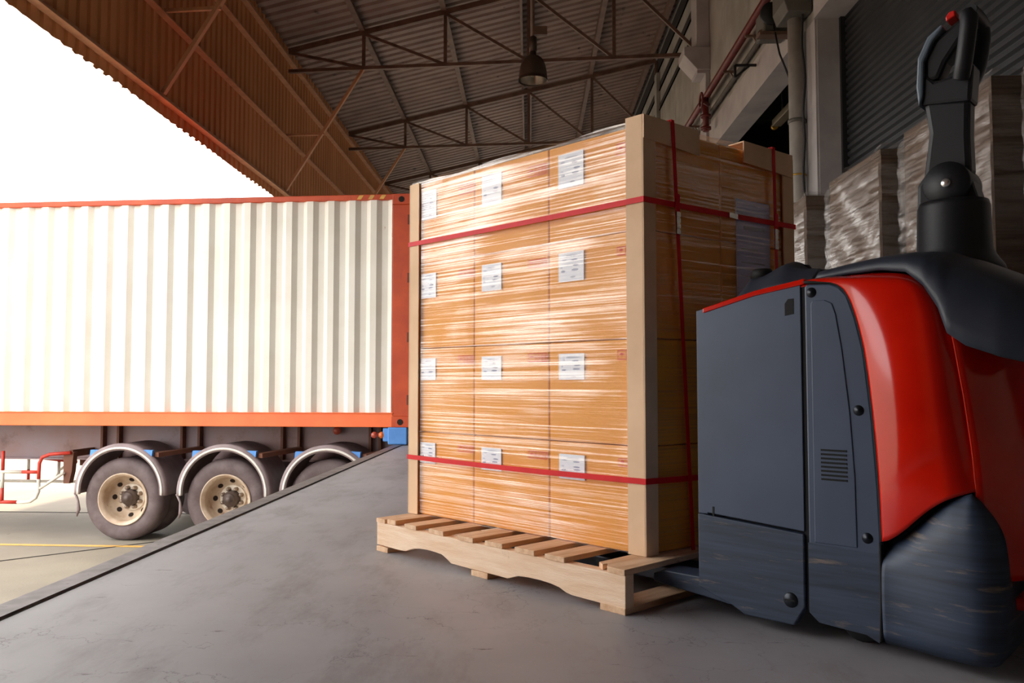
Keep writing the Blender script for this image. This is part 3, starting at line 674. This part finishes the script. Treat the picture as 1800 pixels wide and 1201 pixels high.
def top_board(v0, v1, lab):
    t = load_thing('edge_protector', lab, 'edge protector', gp); b = B()
    b.prism([endp(v0,1.372,.016), endp(v1,1.355,.016), endp(v1,1.443,.016), endp(v0,1.450,.016)], endp(0,0,.005))
    b.prism([endp(v0,1.446,.020), endp(v1,1.439,.020), endp(v1,1.439,-.05), endp(v0,1.446,-.05)], (0,0,.005)); b.obj('angle_board', 'board', t)
top_board(-.012, .262, 'short horizontal edge protector on the top edge of the end face, near corner')
top_board(.505, .80, 'short horizontal edge protector on the top edge of the end face, far corner')
# straps
gp = 'red straps round the load'
def ring(off):
    c = [Vector((0,0,0)), endp(.80,0), endp(.80,0)-Vector((1.236,0,0)), Vector((-1.238,0,0))]
    return [c[0]+Vector((off,-off,0)), c[1]+Vector((off,off,0)), c[2]+Vector((-off,off,0)), c[3]+Vector((-off,-off,0))]
def hstrap(z, w, lab, sag):
    t = load_thing('strap', lab, 'strap', gp); b = B(); o_ = ring(.0185); i_ = ring(.0168)
    for k in range(4):
        a, c = o_[k], o_[(k+1)%4]; d, e = i_[k], i_[(k+1)%4]
        for m in range(8):
            p0, p1 = a.lerp(c, m/8), a.lerp(c, (m+1)/8); q0, q1 = d.lerp(e, m/8), d.lerp(e, (m+1)/8)
            z0 = z+sag*math.sin(math.pi*m/8); z1 = z+sag*math.sin(math.pi*(m+1)/8)
            v = [p0+Vector((0,0,z0)), p1+Vector((0,0,z1)), p1+Vector((0,0,z1+w)), p0+Vector((0,0,z0+w))]
            v2 = [q0+Vector((0,0,z0)), q1+Vector((0,0,z1)), q1+Vector((0,0,z1+w)), q0+Vector((0,0,z0+w))]
            V = [b.bm.verts.new(x) for x in v+v2]
            for f in ((0,1,2,3),(7,6,5,4),(0,4,5,1),(3,2,6,7)): b.bm.faces.new([V[i] for i in f])
    b.obj('band', 'strap', t, weld=True); return t
def seal(t, v, z, vert, off):
    b = B(); nr = endp(0,0,.003)
    if vert:
        for k in range(4): b.prism([endp(v-.010,z+k*.020,off), endp(v+.010,z+k*.020,off), endp(v+.010,z+k*.020+.015,off), endp(v-.010,z+k*.020+.015,off)], endp(0,0,.004))
        b.prism([endp(v-.008,z,off), endp(v+.008,z,off), endp(v+.008,z+.078,off), endp(v-.008,z+.078,off)], nr)
    else: b.prism([endp(v-.018,z-.001,off), endp(v+.03,z-.004,off), endp(v+.03,z+.016,off), endp(v-.018,z+.019,off)], nr)
    b.obj('seal', 'buckle', t, bevel=.001, label='crimped metal seal')
t = hstrap(1.157, .019, 'upper red strap running horizontally round the top layer of cartons', -.002); seal(t, .435, 1.1565, False, .0195)
hstrap(.232, .019, 'lower red strap running horizontally round the bottom layer of cartons', -.004)
def vstrap(v, lab, vb):
    t = load_thing('strap', lab, 'strap', gp); b = B(); w = .0165; h = w/2
    def seg(z0, z1, va, vb_, off=.0235):
        b.prism([endp(va-h,z0,off), endp(va+h,z0,off), endp(vb_+h,z1,off), endp(vb_-h,z1,off)], endp(0,0,.0016))
    seg(-.02, 1.452, vb, v); zt2 = 1.453
    p = endp(v-h, zt2, .025); q = endp(v+h, zt2, .025)
    b.prism([p, q, q-Vector((1.295,0,0)), p-Vector((1.295,0,0))], (0,0,.0016))
    p = p-Vector((1.295,0,0)); q = q-Vector((1.295,0,0)); b.prism([p, q, q-Vector((0,0,1.453)), p-Vector((0,0,1.453))], (-.0016,0,0))
    b.obj('band', 'strap', t)
    seal(t, lerp(vb, v, .74), 1.064, True, .0255)
    b = B(); vv = lerp(vb, v, .80); b.prism([endp(vv-.011,1.145,.0262), endp(vv+.013,1.14,.0262), endp(vv+.013,1.20,.0262), endp(vv-.004,1.205,.0262)], endp(0,0,.0015)); b.obj('loose_end', 'strap', t)
    return t
vstrap(.122, 'red vertical strap on the end face nearer the corner of the load', .205)
vstrap(.676, 'red vertical strap on the end face at the far side, over the lavender sheet', .70)
# stretch film round the cartons
fl = load_thing('stretch_film', 'clear wrinkled stretch film wrapped round the carton load', 'stretch film')
R_ = ring(.0075); b = B()
def film(u, v):
    k = min(int(u*4), 3); f = u*4-k; p = R_[k].lerp(R_[(k+1)%4], f)
    a = 0.0018*math.sin(v*190+3*math.sin(f*5+k))*math.sin(math.pi*f)
    d = (R_[(k+1)%4]-R_[k]).normalized(); n = Vector((d.y, -d.x, 0))
    return p - n*abs(a)*0 + n*a*.6 + Vector((0,0,lerp(-.0, 1.436+.006*math.sin(u*60), v)))
b.grid(film, 128, 90)
me_end = fl
o_ = b.obj('side_wrap', ['film', 'film_shaded'], fl)
for i_, p_ in enumerate(o_.data.polygons):
    if 32 <= i_//90 < 64: p_.material_index = 1
b = B()
def topf(u, v):
    i = ring(.006); j = ring(-.12); k = min(int(u*4), 3); f = u*4-k
    p = i[k].lerp(i[(k+1)%4], f); q = j[k].lerp(j[(k+1)%4], f); r_ = p.lerp(q, v); return r_+Vector((0,0,1.438+.008*v*math.sin(u*70)**2+.004*math.sin(v*20+u*30)**2))
b.grid(topf, 96, 6); b.obj('top_overlap', 'film', fl)

# ================================================================== WRAPPED STACKS BY THE WALL
def wrapped_stack(y0, y1, z1, lab, seed, tilt=.0, xw=1.0):
    t = thing('wrapped_stack', lab, 'wrapped stack', (2.0, y0, 0), None, 'film wrapped stacks in front of the roller shutter')
    D = y1-y0; rnd = random.Random(seed)
    b = B()
    for k in range(5): b.box((.0, D*k/5+.01, .12), (xw, D*k/5+D/5-.02, .14))
    for k in range(3): b.box((.0+k*(xw-.1)/2, 0, .022), (.1+k*(xw-.1)/2, D, .12)); b.box((.0+k*(xw-.1)/2, 0, 0), (.1+k*(xw-.1)/2, D, .02))
    b.obj('pallet_base', 'woodx', t)
    H0 = .15; b = B(); nl = 38
    # many thin flat bundles pressed together, one slightly irregular block
    ys = [D*.02, D*.98]; jit = [rnd.uniform(-.012, .012) for _ in range(nl+1)]
    def side(u, v):
        a = u*4; k = min(int(a), 3); f = a-k; c = [(0.012, .012), (xw-.012, .012), (xw-.012, D-.012), (.012, D-.012)]
        p = Vector(c[k]).lerp(Vector(c[(k+1)%4]), f); j = jit[int(round(v*nl))]
        return Vector((p.x+j*.6, p.y+j, lerp(H0, z1-.03, v)))
    b.grid(side, 16, nl, smooth=False)
    b.box((.012, .012, z1-.06), (xw-.012, D-.012, z1-.025)); b.obj('cardboard_bundle', 'paperstack', t)
    b = B(); ph = rnd.uniform(0, 9)
    def wrap(u, v):
        a = u*4; k = min(int(a), 3); f = a-k; c = [(-.012,-.012), (xw+.012,-.012), (xw+.012,D+.012), (-.012,D+.012)]
        p = Vector(c[k]).lerp(Vector(c[(k+1)%4]), f); ctr = Vector((xw/2, D/2)); n = (p-ctr).normalized()
        z = lerp(.12, z1, v); w = .010*math.sin(z*23+f*15+ph+k*2)*math.sin(math.pi*f)+.006*math.sin(z*51-f*40+ph)
        pull = .10*max(0, (v-.93)/.07)**2
        p = p+n*(w*.7-pull*.5+.004); return Vector((p.x, p.y, z+.015*math.sin(f*9+ph+k)*v))
    b.grid(wrap, 96, 70); b.obj('film_wrap', 'film2', t)
    b = B()
    def cap(u, v):
        x = lerp(.03, xw-.03, u); y = lerp(.03, D-.03, v); return (x, y, z1-.012+.03*math.sin(math.pi*u)*math.sin(math.pi*v)+.008*math.sin(u*22+ph)*math.sin(v*17))
    b.grid(cap, 20, 20); b.obj('film_top', 'film2', t)
    return t
wrapped_stack(3.56, 4.42, 2.06, 'tall film-wrapped cardboard stack behind the truck tiller, nearest of the row', 1)
wrapped_stack(4.69, 5.52, 2.06, 'film-wrapped cardboard stack second in the row, with a bright crinkled side', 2)
wrapped_stack(5.96, 6.85, 2.08, 'film-wrapped stack farthest in the row, beside the strapped load', 3)
wrapped_stack(2.35, 3.30, 2.05, 'film-wrapped stack at the right edge of the picture behind the truck', 4)

# ================================================================== PALLET TRUCK
FO = (.730, 2.332, 0); FX = (.743, -.669)
tk = thing('pallet_truck', 'red and blue-grey electric pallet truck with its forks under the pallet', 'pallet truck', FO, FX)
TW = .72
def side_prism(pts, y0, y1): b = B(); b.prism([(x, y0, z) for x, z in pts], (0, y1-y0, 0)); return b
for mir in (0, 1):
    my = (lambda y: y) if mir == 0 else (lambda y: TW-y)
    def sp(pts, y0, y1): return side_prism(pts, my(y0), my(y1))
    # battery cover: upper panel with slot and hole, lower scraped panel
    pan = sp([(-.294,.306),(-.262,.306),(-.262,.31),(.036,.290),(.036,.972),(-.10,.958),(-.294,.918)], 0, .03).obj('battery_cover', 'tgrey', tk, bevel=.006)
    sp([(-.010,.888),(.016,.892),(.016,.935),(.0,.935),(-.010,.922)], -.001, .004).obj('finger_hole', 'tgap', pan)
    sp([(-.246,.300),(-.240,.300),(-.240,.330),(-.246,.330)], -.001, .004).obj('key_slot', 'tgap', pan)
    low = sp([(-.294,.306),(-.24,.302),(.036,.283),(.036,.085),(.004,.030),(-.145,.031),(-.185,.052),(-.235,.066),(-.293,.088)], -.004, .03).obj('lower_panel', 'tworn', tk, bevel=.004)
    b = B(); b.lathe([(.0,my(-.008)),(.018,my(-.008)),(.022,my(-.003)),(.022,my(.0))], (-.005,0,.098), 'y', 20); b.obj('cover_screw', 'screw', low)
    b = B(); b.box((-.019,min(my(-.0095),my(-.007)),.096), (.009,max(my(-.0095),my(-.007)),.100)); b.obj('screw_slot', 'tgap', low)
    # service panel
    sv = [(.048,.075),(.075,.052),(.20,.045),(.232,.030),(.240,.29),(.236,.424),(.225,.60),(.207,.779),(.187,.87),(.165,.935),(.145,.958),(.12,.968),(.055,.972),(.048,.965)]
    svo = sp(sv, -.002, .03).obj('service_panel', 'tgrey', tk, bevel=.006)
    sp([(.066,.265),(.180,.265),(.178,.45),(.168,.62),(.150,.79),(.135,.885),(.125,.915),(.105,.925),(.072,.925),(.066,.918)], -.0045, .0).obj('raised_field', 'tgrey', svo, bevel=.003)
    sp([(.048,.075),(.075,.052),(.20,.045),(.232,.030),(.239,.255),(.048,.262)], -.0042, .0).obj('scraped_strip', 'tworn', svo)
    b = B()
    for k in range(8): 
        z = .436+k*.0112; a, c = sorted((my(-.0058), my(-.003))); b.box((.088, a, z), (.158, c, z+.0052))
    b.obj('vent_grille', 'tgap', svo)
    for x, z in ((.068,.948),(.190,.626),(.206,.294)):
        b = B(); b.lathe([(.0,my(-.0062)),(.005,my(-.0062)),(.0055,my(-.0055)),(.010,my(-.0055)),(.011,my(-.0035)),(.014,my(-.0032)),(.015,my(.001))], (x,0,z), 'y', 18); b.obj('panel_screw', 'screw', svo)
# body core behind the panels
b = B(); b.box((-.275, .02, .10), (.245, TW-.02, .90)); b.box((.03,.02,.11),(.245,TW-.02,.95)); b.obj('chassis_body', 'tgap', tk)
b = side_prism([(-.292,.10),(-.286,.10),(-.286,.91),(-.292,.91)], .005, TW-.005); b.obj('battery_end_plate', 'tgrey', tk)
# red cowl, curved side shells (left and right) + front cover
def curve(tab, t):
    n = len(tab)-1; a = min(int(t*n), n-1); f = t*n-a; return Vector(tab[a]).lerp(Vector(tab[a+1]), f)
def smooth(tab, k=3):
    t = [Vector(p) for p in tab]
    for _ in range(k):
        q = [t[0]]
        for a, c in zip(t, t[1:]): q += [a*.75+c*.25, a*.25+c*.75]
        t = q+[t[-1]]
    return t
def resamp(tab, n=40):
    t = [Vector(p) for p in tab]; L = [0]
    for a, c in zip(t, t[1:]): L.append(L[-1]+(c-a).length)
    out = []
    for i in range(n+1):
        s_ = L[-1]*i/n; k = 0
        while k < len(L)-2 and L[k+1] < s_: k += 1
        out.append(t[k].lerp(t[k+1], (s_-L[k])/max(L[k+1]-L[k], 1e-9)))
    return out
cl_ = resamp(smooth([(.243,.29),(.240,.424),(.229,.60),(.211,.779),(.191,.87),(.170,.935),(.148,.962),(.12,.973),(.08,.975),(.045,.979)]))       # left edge bottom->top
cr_ = resamp(smooth([(.461,.436),(.454,.538),(.440,.662),(.420,.80),(.405,.88),(.372,.945),(.345,.972)]))      # right edge
cb_ = resamp(smooth([(.243,.29),(.262,.296),(.297,.322),(.335,.360),(.370,.392),(.41,.418),(.461,.436)]))      # bottom
ct_ = resamp(smooth([(.045,.979),(.06,.988),(.14,.993),(.20,.995),(.27,.992),(.31,.986),(.345,.972)]))                            # top
def coons(u, v):
    a = lambda t, s_: t[0] if s_ <= 0 else (t[-1] if s_ >= 1 else t[int(s_*40)].lerp(t[min(int(s_*40)+1, 40)], s_*40-int(s_*40)))
    L_, R2, Bq, T_ = a(cl_, v), a(cr_, v), a(cb_, u), a(ct_, u)
    bl_ = cl_[0]*(1-u)*(1-v)+cr_[0]*u*(1-v)+cl_[-1]*(1-u)*v+cr_[-1]*u*v
    return L_*(1-u)+R2*u+Bq*(1-v)+T_*v-bl_
def cowl(u, v, mir):
    p = coons(u, v)
    w = -.004-.022*math.sin(math.pi*min(1, u*1.05))**.8*math.sin(math.pi*min(1, v*1.0+.06))**.6 - .012*max(0, 1-v*6)*u
    w += .030*max(0, (u-.72)/.28)**2 + .05*max(0, (v-.88)/.12)**2*min(1, u*3)
    if mir: w = TW-w
    return (p.x, w, p.y)
for mir in (0, 1):
    b = B(); b.grid(lambda u, v: cowl(u, v, mir), 40, 60); b.obj('red_cowl', 'tred', tk, solid=.006)
# thin red strip over the battery cover and its lid
b = B(); b.prism([(-.288,.002,.915),(-.10,.002,.955),(.05,.002,.973),(.055,.002,.975),(.055,.002,.967),(.05,.002,.966),(-.10,.002,.948),(-.288,.002,.907)], (0,TW-.004,0)); 
b.prism([(-.27,-.004,.925),(-.10,-.004,.966),(.045,-.004,.988),(.05,-.004,.989),(.05,-.004,.974),(.04,-.004,.971),(-.10,-.004,.951),(-.27,-.004,.910)], (0,TW+.008,0)); b.obj('battery_lid', 'tred', tk, bevel=.004)
# front red cover
def front(u, v):
    # u: around from near side edge to far side edge, v: bottom to top
    z = lerp(.22, interp([(0,.835),(.15,.83),(.5,.86),(.85,.83),(1,.835)], u), v)
    e = interp([(.28,.466),(.436,.461),(.538,.454),(.662,.440),(.80,.420),(.88,.405)], z)
    w = lerp(.012, TW-.012, u); s_ = e+.14*(1-abs(2*u-1)**2.6)*interp([(.2,.9),(.5,1.05),(.87,.9)], z)
    return (s_, w, z)
b = B(); b.grid(front, 50, 30); b.obj('front_cover', 'tred', tk, solid=.006)
# scraped black bumper skirt wrapping the front
sb_top = [(.243,.280),(.262,.288),(.297,.314),(.335,.352),(.370,.385),(.41,.412),(.455,.430),(.495,.425),(.515,.40)]
def skirt(u, v):
    # near side, round the corner, across the front, mirrored on the other side
    a = u*2 if u <= .5 else (1-u)*2
    if a < .50:
        t = a/.50; s_ = lerp(.243, .455, t); q = t*t*(3-2*t); w = -.004-.038*q; nx, nw = 0, -1
        top = interp([(.243,.280),(.262,.288),(.297,.314),(.335,.352),(.370,.385),(.41,.415),(.455,.432)], s_)
    elif a < .75:
        q = (a-.50)/.25*math.pi/2; nx, nw = math.sin(q), -math.cos(q); s_ = .455+.06*nx; w = .018+.06*nw; top = lerp(.432, .405, (a-.5)/.25)
    else:
        q = (a-.75)/.25; s_ = .515-.012*q; w = lerp(.018, TW/2, q); nx, nw = 1, 0; top = lerp(.405, .25, min(1, q/.16)**.8)
    z = lerp(.030+.006*(s_-.24), top, v)
    pull = .040*max(0, (v-.72)/.28)**2.2+.014*max(0, (.12-v)/.12)**2-.010*math.sin(math.pi*v)
    s_ -= nx*pull; w -= nw*pull
    if u > .5: w = TW-w
    return (s_, w, z)
b = B(); b.grid(skirt, 96, 26); b.obj('bumper_skirt', 'tworn', tk, solid=.01)
b = B(); b.box((.25,.03,.06), (.47,TW-.03,.38)); b.box((.25,.05,.40), (.42,TW-.05,.90)); b.obj('drive_unit', 'tgap', tk)
# vertical seam rubber strips
for mir in (0, 1):
    my = (lambda y: y) if mir == 0 else (lambda y: TW-y)
    side_prism([(.036,.080),(.048,.080),(.048,.97),(.036,.97)], my(.004), my(.02)).obj('seam_strip', 'tgap', tk)
    b = B(); q = [Vector((p.x-.001, 0, p.y)) for p in cl_]; b.tube([(p.x, my(.0), p.z) for p in q], .0045, 6); b.obj('seam_strip', 'tgap', tk)
    b = B(); b.tube([(.239,my(-.002),.285),(.238,my(-.002),.12),(.236,my(-.002),.035)], .0045, 6); b.obj('seam_strip', 'tgap', tk)
# black hood over the drive unit carrying the tiller
hs = [ # s, side z, top z, y inset
 (.04,.985,1.000,.08),(.06,.990,1.026,.06),(.15,.996,1.040,.05),(.24,.998,1.050,.035),(.31,.985,1.052,.02),(.355,.945,1.050,.006),(.39,.885,1.045,.0),(.41,.822,1.035,-.004),(.45,.79,1.02,.0),(.52,.762,.985,.01),(.58,.745,.95,.03),(.63,.745,.90,.09),(.65,.77,.86,.16)]
def hood(u, v):
    k = u*(len(hs)-1); i = min(int(k), len(hs)-2); f = k-i; s_, zb, zt_, ins = [lerp(a, c, f) for a, c in zip(hs[i], hs[i+1])]
    a = math.pi*(1-v); cw = math.cos(a); sw = math.sin(a); e = .42
    y = TW/2+(TW/2-ins+.004)*math.copysign(abs(cw)**e, cw)*1.0; z = zb+(zt_-zb)*abs(sw)**.62
    return (s_, y, z)
b = B(); b.grid(hood, 48, 40); b.obj('hood', 'tblack', tk, solid=.01)
# tray with two humps over the battery
ty = [ (-.20,.955,.985),(-.16,.962,.995),(-.10,.968,1.005),(.0,.985,1.015),(.03,.985,1.018)]
def tray(u, v):
    s_ = lerp(-.24, .045, u); z0 = interp([(-.24,.935),(-.10,.968),(.05,.985)], s_); y = lerp(.05, TW-.05, v)
    h = .045+.018*math.sin(math.pi*u); edge = min(1, min(v, 1-v)*9); eu = min(1, u*4.0)
    hump = .030*max(math.exp(-((u-.20)/.09)**2), 1.15*math.exp(-((u-.62)/.12)**2))*(math.exp(-((v-.25)/.16)**2)+math.exp(-((v-.75)/.16)**2))
    return (s_, y, z0+h*edge*eu+hump)
b = B(); b.grid(tray, 40, 36); b.obj('storage_tray', 'tblack', tk, solid=.006)
for x in (-.185, -.06):
    b = B(); b.lathe([(.0,.03),(.028,.028),(.034,.018),(.036,.0)], (x,.22,1.03), 'z', 20); b.obj('rubber_cap', 'black', tk)
# tiller
ti = bpy.data.objects.new('tiller', None); C.objects.link(ti); ti.parent = tk; ti.location = (.335, .36, 1.0)
b = B(); b.lathe([(.135,.0),(.125,.03),(.108,.055),(.098,.075),(.094,.20),(.090,.215),(.0,.22)], (0,0,0), 'z', 40); b.obj('tiller_base', 'tdark', ti)
b = B(); b.prism([(-.085,-.05,.19),(.085,-.05,.17),(.075,-.05,.215),(.055,-.05,.29),(-.06,-.05,.30),(-.083,-.05,.27)], (0,.10,0)); b.obj('fork_joint', 'tdark', ti, bevel=.012)
b = B(); b.lathe([(.0,-.066),(.060,-.066),(.062,-.060),(.062,.060),(.060,.066),(.0,.066)], (0,0,.262), 'y', 32); b.obj('pivot_disc', 'tdark', ti)
b = B(); b.lathe([(.0,-.072),(.011,-.072),(.013,-.069),(.013,-.064)], (0,0,.262), 'y', 18); b.obj('pivot_bolt', 'bolt', ti)
b = B(); b.prism([(-.075,-.034,.255),(-.052,-.034,.42),(-.064,-.034,.52),(.058,-.034,.50),(.054,-.034,.40),(.056,-.034,.30),(.03,-.034,.22),(-.04,-.034,.21)], (0,.068,0)); b.obj('tiller_arm', 'tdark', ti, bevel=.014)
b = B(); b.prism([(-.068,-.040,.505),(.062,-.040,.49),(.072,-.040,.60),(.030,-.040,.60),(.018,-.040,.575),(-.030,-.040,.570),(-.055,-.040,.60),(-.066,-.040,.57)], (0,.08,0)); b.obj('head_base', 'tdark', ti, bevel=.01)
for sy in (-.10, .10):                          # the two grips of the ring handle
    hp = smooth([(.040,sy*.4,.56),(.055,sy*.65,.60),(.066,sy*.7,.665),(.072,sy*.7,.71),(.066,sy*.6,.730)], 2)
    b = B(); b.tube(hp, .023, 12); b.obj('grip', 'tdark', ti)
b = B(); b.tube(smooth([(.075,-.075,.734),(.078,0,.738),(.075,.075,.734)], 2), .018, 12); b.obj('cross_grip', 'tdark', ti)
b = B(); b.prism([(-.058,-.036,.57),(-.020,-.036,.575),(.0,-.036,.62),(.06,-.036,.70),(.075,-.036,.742),(.035,-.036,.735),(-.030,-.036,.69),(-.058,-.036,.64)], (0,.072,0)); b.obj('control_head', 'tdark', ti, bevel=.012)
b = B(); b.prism([(-.072,-.05,.50),(-.060,-.05,.53),(-.056,-.05,.63),(-.030,-.05,.685),(.0,-.05,.718),(-.006,-.05,.728),(-.045,-.05,.70),(-.072,-.05,.645),(-.078,-.05,.56)], (0,.10,0)); b.obj('knuckle_guard', 'lightgrey', ti, bevel=.006)
b = B(); b.prism([(.008,-.055,.728),(.034,-.055,.738),(.032,-.055,.756),(.016,-.055,.754),(.006,-.055,.742)], (0,.05,0)); b.obj('horn_button', 'button', ti, bevel=.004)
# forks
for y0 in (.11, .45):
    b = B(); b.prism([(-.12,y0,.05),(-.12,y0,.098),(-.38,y0,.098),(-1.34,y0,.092),(-1.42,y0,.072),(-1.42,y0,.055),(-.60,y0,.052)], (0,.16,0)); b.obj('fork', 'fork', tk, bevel=.005)
    b = B(); b.lathe([(.0,0),(.038,0),(.038,.07),(.0,.07)], (-1.25,y0+.045,.040), 'y', 20); b.obj('load_roller', 'black', tk)
side_prism([(-.20,.05),(-.185,.052),(-.19,.088),(-.30,.115),(-.42,.115),(-.46,.10),(-.46,.075),(-.30,.06)], .004, .10).obj('fork_heel', 'tworn', tk, bevel=.004)
b = B(); b.box((-.30,.02,.06),(-.26,TW-.02,.13)); b.obj('fork_carriage', 'fork', tk)
b = B(); b.lathe([(.0,0),(.095,0),(.105,.01),(.105,.06),(.095,.07),(.0,.07)], (.30,TW/2-.035,.105), 'y', 28); b.obj('drive_wheel', 'black', tk)
for y in (.07, TW-.12):
    b = B(); b.lathe([(.0,0),(.055,0),(.06,.006),(.06,.044),(.055,.05),(.0,.05)], (.16,y,.060), 'y', 24); b.obj('castor', 'black', tk)
b = B(); b.box((.49,.09,.148),(.60,.63,.178)); b.obj('foot_bumper', 'button', tk, bevel=.01)
